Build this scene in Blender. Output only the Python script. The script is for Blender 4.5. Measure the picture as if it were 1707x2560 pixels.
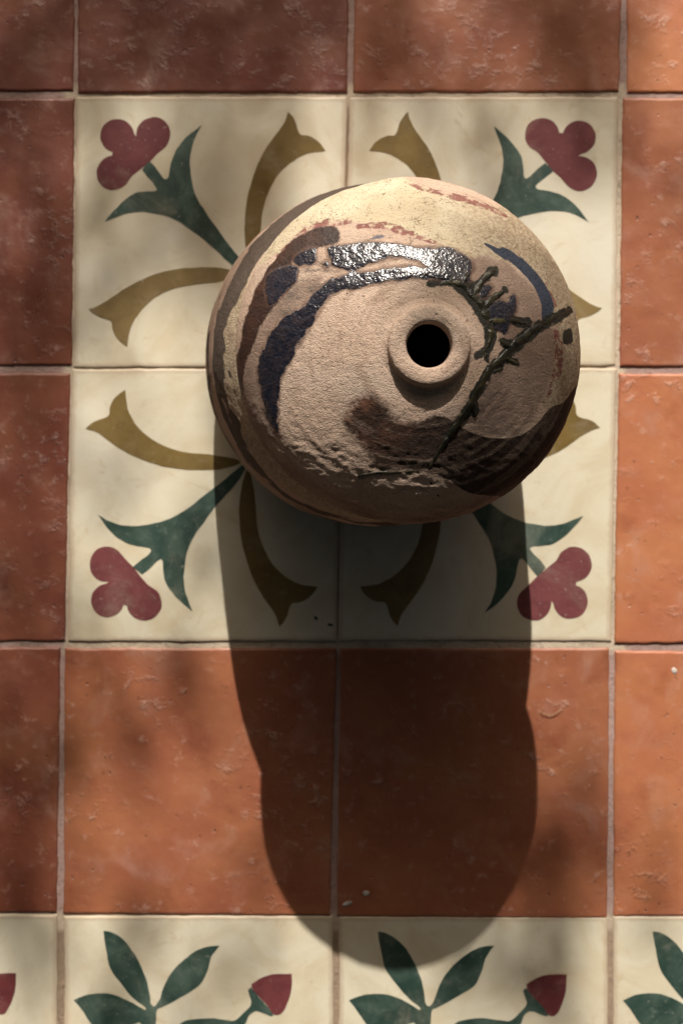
import bpy, bmesh, math, random
import numpy as np
from mathutils import Vector

for o in list(bpy.data.objects): bpy.data.objects.remove(o)
sc = bpy.context.scene
C = sc.collection

# ------------------------------------------------------------------ camera, light, exposure
SUN_EL, SUN_AZ = 34.0, -0.5          # degrees; azimuth from +Y (top of the photo) towards +X
cam = bpy.data.objects.new('camera', bpy.data.cameras.new('camera'))
C.objects.link(cam); sc.camera = cam
cam.location = (0, 0, 1.0396); cam.rotation_euler = (0, 0, 0)
cd = cam.data
cd.sensor_fit = 'VERTICAL'; cd.sensor_height = 36; cd.lens = 50
cd.clip_start = 0.05; cd.clip_end = 500
cd.dof.use_dof = True; cd.dof.focus_distance = 0.800; cd.dof.aperture_fstop = 9.0

w = bpy.data.worlds.new('World'); sc.world = w; w.use_nodes = True
wn = w.node_tree; wn.nodes.clear()
sky = wn.nodes.new('ShaderNodeTexSky'); sky.sky_type = 'NISHITA'; sky.sun_disc = False
sky.sun_elevation = math.radians(SUN_EL); sky.sun_rotation = math.radians(SUN_AZ)
sky.air_density = 1.0; sky.dust_density = 9.0; sky.ozone_density = 0.0
bg = wn.nodes.new('ShaderNodeBackground'); bg.inputs['Strength'].default_value = 0.05
wo = wn.nodes.new('ShaderNodeOutputWorld')
wn.links.new(sky.outputs[0], bg.inputs[0]); wn.links.new(bg.outputs[0], wo.inputs[0])

sl = bpy.data.lights.new('sun', 'SUN'); sl.energy = 5.0; sl.angle = math.radians(0.5); sl.color = (1.0, 0.95, 0.87)
sun = bpy.data.objects.new('sun', sl); C.objects.link(sun)
e, a = math.radians(SUN_EL), math.radians(SUN_AZ)
SDIR = Vector((math.sin(a)*math.cos(e), math.cos(a)*math.cos(e), math.sin(e)))   # towards the sun
sun.rotation_euler = (-SDIR).to_track_quat('-Z', 'Y').to_euler()
sun.location = SDIR*8

vs = sc.view_settings
vs.view_transform = 'Standard'; vs.look = 'None'; vs.gamma = 1.0; vs.use_curve_mapping = False
vs.exposure = 0.30
sc.cycles.use_denoising = True
sc.cycles.use_adaptive_sampling = True; sc.cycles.adaptive_threshold = 0.02
sc.cycles.max_bounces = 6; sc.cycles.diffuse_bounces = 3; sc.cycles.glossy_bounces = 2; sc.cycles.transmission_bounces = 0
sc.cycles.caustics_reflective = False; sc.cycles.caustics_refractive = False

rng = np.random.default_rng(7); random.seed(7)
# ---- the vase's own shape: rings of the outside, from foot to lip, in centimetres
# (height, centre x, centre y, radius, sideways tilt)
RINGS = [
 (0.0, 1.72,10.40, 9.30,0.0),(0.25,1.72,10.40, 9.90,0.0),(1.0, 1.72,10.40,10.45,0.0),(2.5,1.72,10.40,10.95,0.0),
 (4.5, 1.75,10.40,11.15,0.0),(7.0, 1.98,10.36,11.20,0.01),(9.7,2.30,10.28,11.15,0.02),(12.6,2.70,10.12,11.02,0.03),
 (15.0,2.98, 9.97,10.58,0.05),(16.5,3.24, 9.84,9.98,0.065),(17.3,3.46, 9.73,9.72,0.06),(17.85,3.66,9.62,9.69,0.06),(18.3,3.82, 9.55,9.85,0.06),
 (19.0,3.93, 9.48,10.07,0.06),(20.1,3.96, 9.46,10.14,0.055),(21.0,3.98, 9.45,10.02,0.05),(21.9,4.02, 9.44,9.62,0.048),(22.7,4.07, 9.43,8.95,0.045),
 (23.4,4.14, 9.42,8.05,0.042),(24.0,4.22, 9.40,7.05,0.04),(24.55,4.32, 9.37,5.95,0.035),(25.0,4.43, 9.33,4.95,0.03),
 (25.38,4.54, 9.28,4.05,0.02),(25.60,4.64, 9.20,3.30,0.02),(25.74,4.72, 9.16,2.60,0.02),(25.93,4.77, 9.12,2.29,0.02),(26.18,4.78,9.12,2.25,0.02),
 (26.37,4.78, 9.12,2.17,0.02),(26.46,4.78,9.12,2.00,0.02),(26.49,4.78,9.12,1.72,0.02),(26.46,4.78,9.12,1.42,0.02),(26.34,4.78,9.12,1.27,0.02),
 (25.7,4.78,9.12,1.22,0.02),(24.8,4.70,9.20,1.45,0.02),(24.3,4.5,9.3,3.0,0.03),(22.6,4.1,9.4,7.5,0.04),(20,3.96,9.46,9.2,0.05),(17.9,3.7,9.6,9.0,0.05),(10,2.3,10.28,10.3,0.02),(1.2,1.72,10.4,9.6,0.0),(1.0,1.72,10.4,0.05,0.0)]
NECK_RING = 24      # the neck starts here
END_OUT = 31        # the inside starts here
PAINT = {
 'cream': [
  [(-6.06,13.87),(-3.73,14.72),(-2.71,15.74),(-1.53,16.23),(-0.37,16.45),(0.78,16.35),(3.06,15.84),(4.48,15.29),(5.89,14.74),(7.33,14.3),(8.95,14.15),(10.3,13.45),(11.36,12.58),(11.88,11.43),(12.18,10.14),(12.07,8.53),(11.81,7.23),(11.37,6.07),(12.53,6.14),(14.76,8.01),(15.07,10.58),(14.45,13.15),(12.93,15.41),(11.25,17.13),(9.88,17.87),(8.42,17.57),(6.91,17.76),(5.75,18.21),(4.31,18.72),(3.49,19.48),(2.32,19.96),(0.22,19.33),(-1.58,18.26),(-4.27,16.14)],
 ],
 'brown': [
  [(-0.3,15.96),(-1.38,16),(-2.7,15.38),(-3.72,14.39),(-4.64,13.27),(-5.32,11.69),(-5.82,9.83),(-6.15,8.2),(-6.12,6.4),(-5.76,5.06),(-5.54,4.61),(-5.69,5.81),(-5.72,7.35),(-5.41,8.74),(-4.84,10.06),(-4.12,11.31),(-3.39,12.21),(-2.55,12.96),(-2.5,13.71),(-2.97,14.06),(-2.39,14.47),(-1.23,14.89),(-0.2,15.2)],
 ],
 'umber': [
  [(0.2,5.17),(0.77,6.2),(1.47,6.53),(2.17,6.1),(3.03,5.13),(4.16,4.92),(5.13,5.33),(6,5.14),(6.73,4.66),(7.78,4.26),(9.13,4.15),(10.19,4.39),(11.1,5.06),(11.86,5.95),(12.7,6.3),(13.6,7.27),(14.76,8.31),(14.76,6.34),(13.54,3.31),(12.32,1.87),(10.95,0.88),(8.97,0.94),(7.21,1.14),(6.13,1.78),(5.39,2.09),(4.51,2.25),(3.08,2.27),(2,2.3),(1.64,3.12),(1.06,3.83),(0.35,4.54)],
 ],
 'black': [
  [(-0.8,14.82),(0.21,14.96),(1.63,15.09),(3.05,14.9),(4.46,14.64),(5.89,14.73),(6.75,14.37),(7.31,13.88),(7.22,13.07),(6.71,12.59),(6.05,12.8),(5.34,12.79),(4.14,12.82),(2.74,12.75),(1.33,12.45),(-0.08,12.28),(-0.93,11.69),(-1.64,10.47),(-2.51,9.18),(-3.09,8.07),(-3.5,7.1),(-3.55,5.83),(-3.63,4.56),(-4.08,5.21),(-4.44,6.23),(-4.69,7.52),(-4.57,8.8),(-4.12,9.92),(-3.38,10.86),(-2.36,11.26),(-1.51,12.23),(-0.65,12.92),(0.2,13.18),(1.34,13.35),(2.6,13.5),(3.73,13.61),(4.86,13.43),(3.88,13.92),(2.89,14.14),(1.9,13.8),(0.49,13.52),(-0.37,13.65),(-0.65,14.24)],
  [(-4.3,13.21),(-3.71,13.76),(-2.67,13.88),(-2.49,13.33),(-2.66,12.9),(-3.39,12.21),(-4.13,11.68)],
  [(-2.61,14.42),(-2.1,14.76),(-1.37,14.81),(-1.54,14.02),(-2.09,13.82),(-2.56,13.98)],
  [(-1.05,13.96),(-0.72,14.05),(-0.72,13.75),(-1.01,13.73)],
  [(8.11,11.49),(8.72,11.87),(9.24,11.64),(9.63,12.14),(9.8,11.68),(9.48,10.93),(9.16,10.01),(8.53,10.11),(8.12,10.62)],
  [(7.58,12.41),(8,12.74),(8.41,12.54),(8.2,12.01),(7.68,11.83)],
 ],
 'slip': [
  [(7.15,14.29),(8.51,14.26),(10.14,13.39),(11.34,12.12),(11.7,10.82),(12.23,10.14),(12.1,8.54),(11.81,7.23),(11.37,6.07),(10.19,4.46),(8.82,4.22),(7.33,4.33),(6.37,4.87),(7.05,5.84),(7.6,6.75),(8.17,7.73),(9.05,8.59),(8.6,9.43),(8.38,10.27),(7.96,11.26),(7.39,12.11),(7.07,13.14)],
  [(-5.57,8.61),(-4.84,10.06),(-4.12,11.31),(-3.39,12.21),(-2.37,12.95),(-0.94,13.16),(-1.51,12.23),(-2.36,11.26),(-3.38,10.86),(-4.12,9.92),(-4.57,8.8),(-4.69,7.52),(-4.44,6.23),(-4.08,5.21),(-3.65,4.49),(-4.2,4.16),(-5.17,4.46),(-5.69,5.81),(-5.75,7.36)],
 ],
 'blue': [
  [(8.03,15.1),(8.69,14.97),(9.74,14.59),(10.78,13.77),(11.57,12.91),(12.01,11.9),(11.91,11.21),(11.3,10.76),(11.26,11.67),(10.89,12.68),(10.14,13.52),(9.4,14.06),(8.67,14.59)],
 ],
 'olive': [
  [(12.6,10.18),(12.81,10.5),(13.17,10.53),(13.31,10.2),(13.08,9.71),(12.68,9.66)],
  [(8.67,9.3),(8.9,9.56),(9.28,9.48),(9.51,9.21),(9.28,8.84),(9,9.01)],
 ],
}
STROKES = {
 'red': [
  [(-3.65,14.62,0.077),(-2.11,15.83,0.194),(-0.81,16.37,0.252),(0.49,16.41,0.194)],
  [(0.92,16.08,0.155),(2.5,16.07,0.232),(3.91,15.49,0.213),(5.68,14.83,0.058)],
  [(3.66,18.91,0.077),(4.59,18.47,0.155),(6.04,18.08,0.232),(7.51,17.69,0.194),(9.4,17.1,0.116)],
  [(12.13,10.28,0.136),(12.3,8.84,0.290),(12.04,7.53,0.194),(11.67,6.44,0.058)],
  [(11.62,12.99,0.058),(12.11,11.76,0.116)],
  [(6.87,10.51,0.116),(7.08,9.95,0.058)],
 ],
 'blueish': [
  [(1.63,15.24,0.077),(2.13,15.35,0.136),(2.56,15.41,0.039)],
 ],
}
RELIEF = {
 'branch': [
  [(13.23,11.69,0.123),(12.12,11.04,0.185),(10.98,10.35,0.197),(9.81,9.44,0.247),(8.98,8.58,0.222),(8.12,7.73,0.185),(7.56,6.75,0.185),(7.01,5.77,0.173),(6.46,4.94,0.148),(5.92,4.13,0.111)],
 ],
 'vein': [
  [(5.92,4.13,0.099),(5.55,3.54,0.099),(5.21,2.98,0.086),(4.87,2.25,0.099)],
  [(0.78,1.97,0.062),(1.93,2.18,0.086),(3.08,2.19,0.099),(4.37,2.27,0.111)],
  [(4.87,2.25,0.099),(5.12,1.45,0.074),(5.57,0.78,0.086),(6.19,-0.02,0.074)],
 ],
 'claw': [
  [(4.91,12.55,0.074),(5.83,12.69,0.123),(6.71,12.55,0.210),(7.28,11.96,0.234),(7.84,11.22,0.234),(8.12,10.52,0.197),(8.26,9.84,0.148),(8.06,9.13,0.111),(7.46,8.52,0.062)],
 ],
 'thorn': [
  [(7.32,12.03,0.185),(7.86,12.88,0.160),(8.58,13.58,0.111)],
  [(7.81,11.28,0.185),(8.39,11.84,0.148),(9.15,12.34,0.074)],
  [(8.12,10.55,0.197),(9.14,10.61,0.160),(10.39,10.59,0.136)],
  [(5.34,12.64,0.111),(5.07,13.3,0.086),(4.65,13.8,0.049)],
  [(6.12,12.62,0.111),(5.91,13.09,0.074),(5.74,13.42,0.049)],
  [(6.71,12.55,0.136),(6.92,13.05,0.099),(7.11,13.26,0.062)],
  [(9.43,9.13,0.148),(9.05,9.32,0.123),(8.79,9.5,0.086)],
  [(7.23,6.12,0.123),(7.4,5.64,0.111),(7.44,5.34,0.049)],
  [(9.05,8.55,0.160),(9.51,8.36,0.111),(9.87,8.24,0.049)],
  [(8.39,7.74,0.099),(8.69,7.83,0.074),(8.91,7.91,0.037)],
  [(7.94,8.77,0.074),(7.94,8.49,0.062),(8.06,8.26,0.037)],
 ],
}

# ------------------------------------------------------------------ helpers
def vnoise(p, seed=0):
    """smooth value noise in -1..1 for an (N,3) array"""
    p = np.asarray(p, float)
    i = np.floor(p).astype(np.int64); f = p - i; f = f*f*(3-2*f)
    def h(x, y, z):
        n = (x*374761393 + y*668265263 + z*2147483647 + seed*974634777) & 0xffffffff
        n = ((n ^ (n >> 13))*1274126177) & 0xffffffff
        n = ((n ^ (n >> 16))*2246822519) & 0xffffffff
        return ((n ^ (n >> 15)) & 0xffff)/32767.5 - 1.0
    r = 0
    for dx in (0, 1):
        wx = f[:,0] if dx else 1-f[:,0]
        for dy in (0, 1):
            wy = f[:,1] if dy else 1-f[:,1]
            for dz in (0, 1):
                wz = f[:,2] if dz else 1-f[:,2]
                r = r + wx*wy*wz*h(i[:,0]+dx, i[:,1]+dy, i[:,2]+dz)
    return r
def fbm(p, octs=3, seed=0):
    r = 0; amp = 1.0; q = np.asarray(p, float)
    for k in range(octs):
        r = r + amp*vnoise(q, seed+k*13); amp *= .5; q = q*2.03 + 11.7
    return r/1.6
def crom(P, n, closed=False):
    P = np.array(P, float); out = []; m = len(P)
    for i in range(m if closed else m-1):
        if closed: p0, p1, p2, p3 = P[(i-1) % m], P[i], P[(i+1) % m], P[(i+2) % m]
        else: p0, p1, p2, p3 = P[max(i-1,0)], P[i], P[i+1], P[min(i+2,m-1)]
        k = n[i] if hasattr(n, '__len__') else n
        for j in range(k):
            t = j/k
            out.append(.5*(2*p1+(-p0+p2)*t+(2*p0-5*p1+4*p2-p3)*t*t+(-p0+3*p1-3*p2+p3)*t**3))
    if not closed: out.append(P[-1])
    return np.array(out)
def mesh_obj(name, verts, faces, mat, parent=None, smooth=True, attrs=None, loc=None):
    me = bpy.data.meshes.new(name)
    me.from_pydata([tuple(v) for v in verts] if not isinstance(verts, np.ndarray) else verts.tolist(), [], faces)
    if smooth: me.polygons.foreach_set('use_smooth', np.ones(len(me.polygons), bool))
    if attrs:
        for k, v in attrs.items():
            at = me.attributes.new(k, 'FLOAT', 'POINT'); at.data.foreach_set('value', np.asarray(v, np.float32))
    me.update(); me.materials.append(mat)
    o = bpy.data.objects.new(name, me); C.objects.link(o)
    if parent: o.parent = parent
    if loc is not None: o.location = loc
    return o
def tag(o, label, cat=None, group=None, kind=None):
    if label: o['label'] = label
    if cat: o['category'] = cat
    if group: o['group'] = group
    if kind: o['kind'] = kind
    return o
def empty(name, loc=(0,0,0)):
    o = bpy.data.objects.new(name, None); C.objects.link(o); o.location = loc; o.empty_display_size = .02
    return o

class NT:
    """small shader-node builder"""
    def __init__(s, name):
        s.m = bpy.data.materials.new(name); s.m.use_nodes = True
        s.t = s.m.node_tree; s.t.nodes.clear()
        s.out = s.n('ShaderNodeOutputMaterial'); s.b = s.n('ShaderNodeBsdfPrincipled')
        s.t.links.new(s.b.outputs[0], s.out.inputs[0])
        s.pos = s.n('ShaderNodeNewGeometry').outputs['Position']
    def n(s, typ, **kw):
        nd = s.t.nodes.new(typ)
        for k, v in kw.items(): setattr(nd, k, v)
        return nd
    def set(s, sock, v):
        if hasattr(v, 'is_output') or isinstance(v, bpy.types.NodeSocket): s.t.links.new(v, sock)
        elif isinstance(v, tuple) and len(v) == 3 and sock.type == 'RGBA': sock.default_value = (*v, 1)
        else: sock.default_value = v
    def attr(s, name): return s.n('ShaderNodeAttribute', attribute_name=name).outputs['Fac']
    def math(s, op, a, b=0.0, c=None, clamp=False):
        nd = s.n('ShaderNodeMath', operation=op, use_clamp=clamp); s.set(nd.inputs[0], a); s.set(nd.inputs[1], b)
        if c is not None: s.set(nd.inputs[2], c)
        return nd.outputs[0]
    def noise(s, scale, detail=3, rough=.55, vec=None, dist=0.0, offs=None, stretch=None):
        v = vec if vec is not None else s.pos
        if offs or stretch:
            mp = s.n('ShaderNodeMapping'); s.set(mp.inputs[0], v)
            if offs: mp.inputs['Location'].default_value = offs
            if stretch: mp.inputs['Scale'].default_value = stretch
            v = mp.outputs[0]
        nd = s.n('ShaderNodeTexNoise'); s.set(nd.inputs['Vector'], v)
        nd.inputs['Scale'].default_value = scale; nd.inputs['Detail'].default_value = detail
        nd.inputs['Roughness'].default_value = rough; nd.inputs['Distortion'].default_value = dist
        return nd.outputs['Fac']
    def voro(s, scale, feature='F1', rand=1.0):
        nd = s.n('ShaderNodeTexVoronoi', feature=feature); s.set(nd.inputs['Vector'], s.pos)
        nd.inputs['Scale'].default_value = scale; nd.inputs['Randomness'].default_value = rand
        return nd.outputs['Distance']
    def ramp(s, v, lo, hi, a=0.0, b=1.0):
        nd = s.n('ShaderNodeMapRange', interpolation_type='SMOOTHSTEP'); s.set(nd.inputs[0], v)
        nd.inputs[1].default_value = lo; nd.inputs[2].default_value = hi; nd.inputs[3].default_value = a; nd.inputs[4].default_value = b
        return nd.outputs[0]
    def mix(s, f, a, b):
        nd = s.n('ShaderNodeMix', data_type='RGBA'); s.set(nd.inputs[0], f); s.set(nd.inputs[6], a); s.set(nd.inputs[7], b)
        return nd.outputs[2]
    def mixf(s, f, a, b):
        nd = s.n('ShaderNodeMix', data_type='FLOAT'); s.set(nd.inputs[0], f); s.set(nd.inputs[2], a); s.set(nd.inputs[3], b)
        return nd.outputs[0]
    def bump(s, h, dist, strength=1.0, normal=None):
        nd = s.n('ShaderNodeBump'); s.set(nd.inputs['Height'], h); nd.inputs['Distance'].default_value = dist
        s.set(nd.inputs['Strength'], strength)
        if normal is not None: s.t.links.new(normal, nd.inputs['Normal'])
        return nd.outputs[0]
    def fin(s, col, rough, normal=None, spec=.5):
        s.set(s.b.inputs['Base Color'], col); s.set(s.b.inputs['Roughness'], rough)
        s.set(s.b.inputs['Specular IOR Level'], spec)
        if normal is not None: s.t.links.new(normal, s.b.inputs['Normal'])
        return s.m

# ------------------------------------------------------------------ materials
def mat_terracotta():
    t = NT('terracotta')
    tint = t.attr('tint')
    warp = t.noise(9, 4, .6)
    col = t.mix(tint, (.120,.031,.023), (.415,.143,.070))
    var = t.ramp(t.noise(14, 5, .6), .35, .68)
    col = t.mix(t.math('MULTIPLY', var, .55), col, t.mix(tint, (.190,.070,.036), (.50,.205,.085)))
    var2 = t.ramp(t.noise(22, 4, .65, offs=(3,1,0)), .52, .75)
    col = t.mix(t.math('MULTIPLY', var2, .65), col, t.mix(tint, (.085,.022,.016), (.30,.085,.038)))
    # cleft relief and the pale scuffs that sit on its ridges
    r1 = t.noise(24, 4, .5)
    patchy = t.ramp(t.noise(13, 4, .6, offs=(7,7,0)), .44, .68, .05, 1)
    r2 = t.noise(88, 6, .70, offs=(0,4,0))
    scuff = t.math('MULTIPLY', t.ramp(r2, .56, .68), t.ramp(t.noise(16, 4, .65, offs=(1,7,0)), .36, .62))
    fleck = t.ramp(t.noise(240, 3, .6, offs=(8,3,0)), .66, .78)
    pale = t.math('MAXIMUM', t.math('MULTIPLY', scuff, .70), t.math('MULTIPLY', fleck, t.ramp(t.noise(30, 3, .6, offs=(2,9,0)), .45, .7, 0, .8)))
    col = t.mix(t.math('MULTIPLY', pale, .52), col, (.58,.40,.33))
    hz = t.ramp(t.noise(26, 5, .65, offs=(4,4,0), dist=.5), .5, .8)
    col = t.mix(t.math('MULTIPLY', hz, .30), col, (.50,.34,.28))
    dots = t.ramp(t.voro(55), .075, .05)
    col = t.mix(t.math('MULTIPLY', dots, .35), col, (.05,.02,.012))
    h = t.math('ADD', t.math('MULTIPLY', r1, .8), t.math('MULTIPLY', t.math('MULTIPLY', t.ramp(r2, .50, .70), patchy), .48))
    pit = t.ramp(t.noise(170, 3, .6, offs=(2,2,0)), .34, .24)
    h = t.math('SUBTRACT', h, t.math('MULTIPLY', pit, .35))
    col = t.mix(t.math('MULTIPLY', pit, .5), col, (.07,.028,.018))
    nm = t.bump(h, .0021, .65)
    rough = t.mixf(t.noise(40, 4, .6, offs=(6,6,0)), .28, .56)
    return t.fin(col, rough, nm, .5)
def mat_cream():
    t = NT('cream_cement')
    st = t.noise(16, 5, .6, dist=1.6)
    col = t.mix(t.ramp(st, .35, .7), (.62,.565,.435), (.55,.47,.33))
    col = t.mix(t.ramp(t.noise(7, 4, .6, offs=(2,2,0)), .45, .75, 0, .7), col, (.61,.58,.50))
    swirl = t.ramp(t.noise(24, 6, .65, dist=2.6, offs=(4,1,0)), .56, .74)
    col = t.mix(t.math('MULTIPLY', swirl, .55), col, (.47,.355,.205))
    dirt = t.ramp(t.noise(60, 5, .7, offs=(1,3,0)), .63, .8)
    col = t.mix(t.math('MULTIPLY', dirt, .35), col, (.27,.21,.145))
    sp = t.math('MULTIPLY', t.ramp(t.noise(420, 2, .5), .70, .78), t.ramp(t.noise(60, 2, .5, offs=(9,0,0)), .5, .7))
    col = t.mix(t.math('MULTIPLY', sp, .6), col, (.16,.13,.10))
    ed = t.attr('edge')
    ew = t.ramp(t.math('ADD', ed, t.math('MULTIPLY', t.noise(110, 4, .7), .6)), .62, 1.05)
    col = t.mix(t.math('MULTIPLY', ew, .55), col, (.42,.31,.22))
    nm = t.bump(t.math('ADD', t.noise(70, 4, .6), t.math('MULTIPLY', t.noise(500, 2, .5), .2)), .0005, .5)
    return t.fin(col, t.mixf(t.noise(30, 3), .42, .62), nm, .4)
def mat_pigment(name, c1, c2, c3):
    t = NT(name)
    col = t.mix(t.ramp(t.noise(48, 5, .65, dist=.5), .35, .7), c1, c2)
    col = t.mix(t.ramp(t.noise(130, 4, .7, offs=(3,3,0)), .52, .8, 0, .55), col, c3)
    col = t.mix(t.ramp(t.noise(340, 3, .6, offs=(1,5,0)), .64, .76, 0, .55), col, (.42,.38,.31))
    rnd = t.n('ShaderNodeObjectInfo').outputs['Random']
    hs = t.n('ShaderNodeHueSaturation'); t.set(hs.inputs['Color'], col)
    t.set(hs.inputs['Value'], t.ramp(rnd, 0, 1, .86, 1.14)); t.set(hs.inputs['Saturation'], t.ramp(rnd, 0, 1, 1.06, .92))
    wear = t.ramp(t.noise(20, 5, .7, dist=.8, offs=(6,2,0)), .50, .76, 0, .34)
    col = t.mix(wear, hs.outputs[0], (.34,.29,.225))
    nm = t.bump(t.math('ADD', t.noise(70, 4, .6), t.math('MULTIPLY', t.noise(500, 2, .5), .2)), .0005, .5)
    return t.fin(col, t.mixf(t.noise(30, 3), .42, .66), nm, .4)
def mat_grout():
    t = NT('grout')
    g = t.attr('warm'); d = t.attr('dark')
    col = t.mix(g, t.mix(t.noise(35, 4), (.42,.29,.255), (.30,.20,.175)), t.mix(t.noise(45, 4, .6), (.56,.47,.36), (.45,.35,.26)))
    col = t.mix(d, col, t.mix(t.noise(60, 4, .6), (.17,.115,.08), (.33,.23,.15)))
    col = t.mix(t.ramp(t.noise(260, 4, .7), .54, .72, 0, .7), col, (.15,.105,.08))
    col = t.mix(t.ramp(t.noise(20, 5, .7, offs=(3,3,0)), .48, .70, 0, .6), col, (.20,.14,.105))
    nm = t.bump(t.math('ADD', t.noise(330, 4, .7), t.noise(60, 3)), .0012, .8)
    return t.fin(col, .9, nm, .2)
def mask(t, name, width=.035, amp=.12, scale=260, detail=4):
    """crisp but ragged edge of a painted area from its distance attribute (cm)"""
    n = t.math('MULTIPLY', t.math('SUBTRACT', t.noise(scale, detail, .65, offs=(len(name), 2, 5)), .5), amp*2)
    n = t.math('ADD', n, t.math('MULTIPLY', t.attr('streak'), .11))       # edges drag out along the brush
    return t.ramp(t.math('ADD', t.attr(name), n), -width, width)
def mat_vase():
    t = NT('stoneware')
    grain = t.noise(620, 3, .7); grit = t.noise(1500, 2, .6); mid = t.noise(130, 4, .6)
    scr = t.noise(190, 5, .72, stretch=(.62, 1.25, 1.0))
    clay = t.mix(t.ramp(t.noise(38, 5, .6), .3, .7), (.535,.390,.300), (.46,.325,.242))
    clay = t.mix(t.ramp(t.noise(17, 4, .55, offs=(4,0,0)), .4, .75), clay, (.52,.40,.315))
    stk = t.attr('streak')
    clay = t.mix(t.ramp(t.math('ADD', stk, t.math('MULTIPLY', t.noise(90, 4, .7, offs=(2,2,8)), .7)), .40, 1.05, 0, .55), clay, (.30,.20,.145))
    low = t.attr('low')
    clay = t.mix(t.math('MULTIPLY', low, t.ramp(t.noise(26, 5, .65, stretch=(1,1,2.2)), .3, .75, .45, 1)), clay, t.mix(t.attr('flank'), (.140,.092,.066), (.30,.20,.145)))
    pitc = t.ramp(t.noise(300, 3, .6, offs=(9,4,2)), .33, .24)
    clay = t.mix(t.math('MULTIPLY', pitc, .6), clay, (.15,.095,.065))
    speck = t.math('MULTIPLY', t.ramp(t.noise(820, 2, .5, offs=(3,0,1)), .625, .69), t.ramp(t.noise(40, 3, .6, offs=(1,1,1)), .30, .6, .45, 1))
    clay = t.mix(t.math('MULTIPLY', speck, .75), clay, (.09,.055,.04))
    clay = t.mix(t.ramp(grit, .54, .70, 0, .34), clay, (.20,.13,.095))
    clay = t.mix(t.ramp(t.noise(1250, 2, .5, offs=(5,1,1)), .56, .72, 0, .45), clay, (.66,.52,.42))
    col = clay
    msl = mask(t, 'slip', .22, .40, 120, 6)
    slip = t.mix(t.ramp(t.noise(60, 4, .6), .3, .7), (.285,.200,.155), (.225,.155,.118))
    slip = t.mix(t.ramp(grit, .54, .70, 0, .4), slip, (.10,.065,.05))
    slip = t.mix(t.ramp(t.noise(1250, 2, .5, offs=(5,1,1)), .58, .72, 0, .5), slip, (.46,.36,.29))
    col = t.mix(t.math('MULTIPLY', msl, .85), col, slip)
    mc = mask(t, 'cream', .12, .40, 100, 6)
    cream = t.mix(t.ramp(t.noise(45, 5, .6), .3, .7), (.60,.515,.375), (.515,.42,.285))
    cream = t.mix(t.math('MULTIPLY', t.attr('buff'), t.ramp(t.noise(420, 3, .65), .38, .62, .45, 1)), cream, (.31,.225,.15))
    cr = t.n('ShaderNodeTexVoronoi', feature='DISTANCE_TO_EDGE'); 
    mpn = t.n('ShaderNodeMix', data_type='RGBA'); t.set(mpn.inputs[0], .012)
    nt = t.n('ShaderNodeTexNoise'); t.set(nt.inputs['Vector'], t.pos); nt.inputs['Scale'].default_value = 120
    t.set(mpn.inputs[6], t.pos); t.t.links.new(nt.outputs['Color'], mpn.inputs[7])
    t.t.links.new(mpn.outputs[2], cr.inputs['Vector']); cr.inputs['Scale'].default_value = 190
    crack = t.math('MULTIPLY', t.ramp(cr.outputs['Distance'], .060, .015), t.ramp(t.noise(70, 4, .7, offs=(7,1,2)), .48, .62))
    cream = t.mix(t.math('MULTIPLY', crack, .75), cream, (.17,.11,.06))
    cream = t.mix(t.math('MULTIPLY', speck, .8), cream, (.12,.08,.05))
    col = t.mix(mc, col, cream)
    mr = t.math('MULTIPLY', mask(t, 'red', .04, .26, 170), t.ramp(t.noise(210, 4, .7, offs=(5,5,5)), .42, .53))
    col = t.mix(t.math('MULTIPLY', mr, .85), col, (.195,.062,.056))
    mbl = mask(t, 'blueish', .05, .2, 150)
    col = t.mix(t.math('MULTIPLY', mbl, .8), col, (.07,.085,.13))
    # greyed glaze haze between the two black bands
    hz = t.math('MULTIPLY', t.attr('haze'), t.ramp(t.noise(150, 5, .7, offs=(2,8,1), stretch=(.6,1.4,1)), .45, .62))
    col = t.mix(t.math('MULTIPLY', hz, .75), col, (.12,.095,.08))
    mb = mask(t, 'brown', .07, .26, 120, 6)
    brown = t.mix(t.ramp(t.noise(90, 4, .6), .3, .7), (.026,.014,.011), (.055,.024,.015))
    col = t.mix(mb, col, brown)
    mu = t.attr('umber')
    mun = t.ramp(t.math('ADD', mu, t.math('MULTIPLY', t.math('SUBTRACT', t.noise(150, 6, .75), .5), .9)), .30, .70)
    mun = t.math('MULTIPLY', mun, t.ramp(t.math('SUBTRACT', stk, t.math('MULTIPLY', t.noise(200, 5, .7, offs=(8,2,3)), .8)), 0, -.45, .80, 1))
    umber = t.mix(t.math('MULTIPLY', t.attr('rust'), t.ramp(t.noise(70, 5, .7, offs=(3,2,2)), .36, .62)), (.034,.019,.013), (.150,.066,.040))
    umber = t.mix(t.ramp(t.noise(330, 3, .65), .55, .75, 0, .45), umber, (.11,.06,.04))
    col = t.mix(mun, col, umber)
    mbu = mask(t, 'blue', .03, .06, 200)
    col = t.mix(mbu, col, t.mix(mid, (.030,.038,.058), (.052,.060,.084)))
    mo = mask(t, 'olive', .05, .30, 150, 6)
    col = t.mix(mo, col, (.018,.017,.011))
    hal = mask(t, 'halo', .10, .22, 120, 5)
    col = t.mix(t.math('MULTIPLY', hal, .6), col, (.115,.062,.045))
    mk = mask(t, 'black', .05, .36, 110, 7)
    blk = t.mix(t.ramp(t.noise(260, 4, .65), .35, .7), (.010,.011,.019), (.030,.022,.026))
    col = t.mix(mk, col, blk)
    md = t.math('MULTIPLY', mask(t, 'stain', .08, .42, 90, 5), .9)
    col = t.mix(md, col, t.mix(mid, (.030,.025,.019), (.075,.055,.044)))
    gl = t.math('MAXIMUM', mk, t.math('MULTIPLY', t.math('MAXIMUM', mb, t.math('MULTIPLY', mun, .22)), .72))
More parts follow.
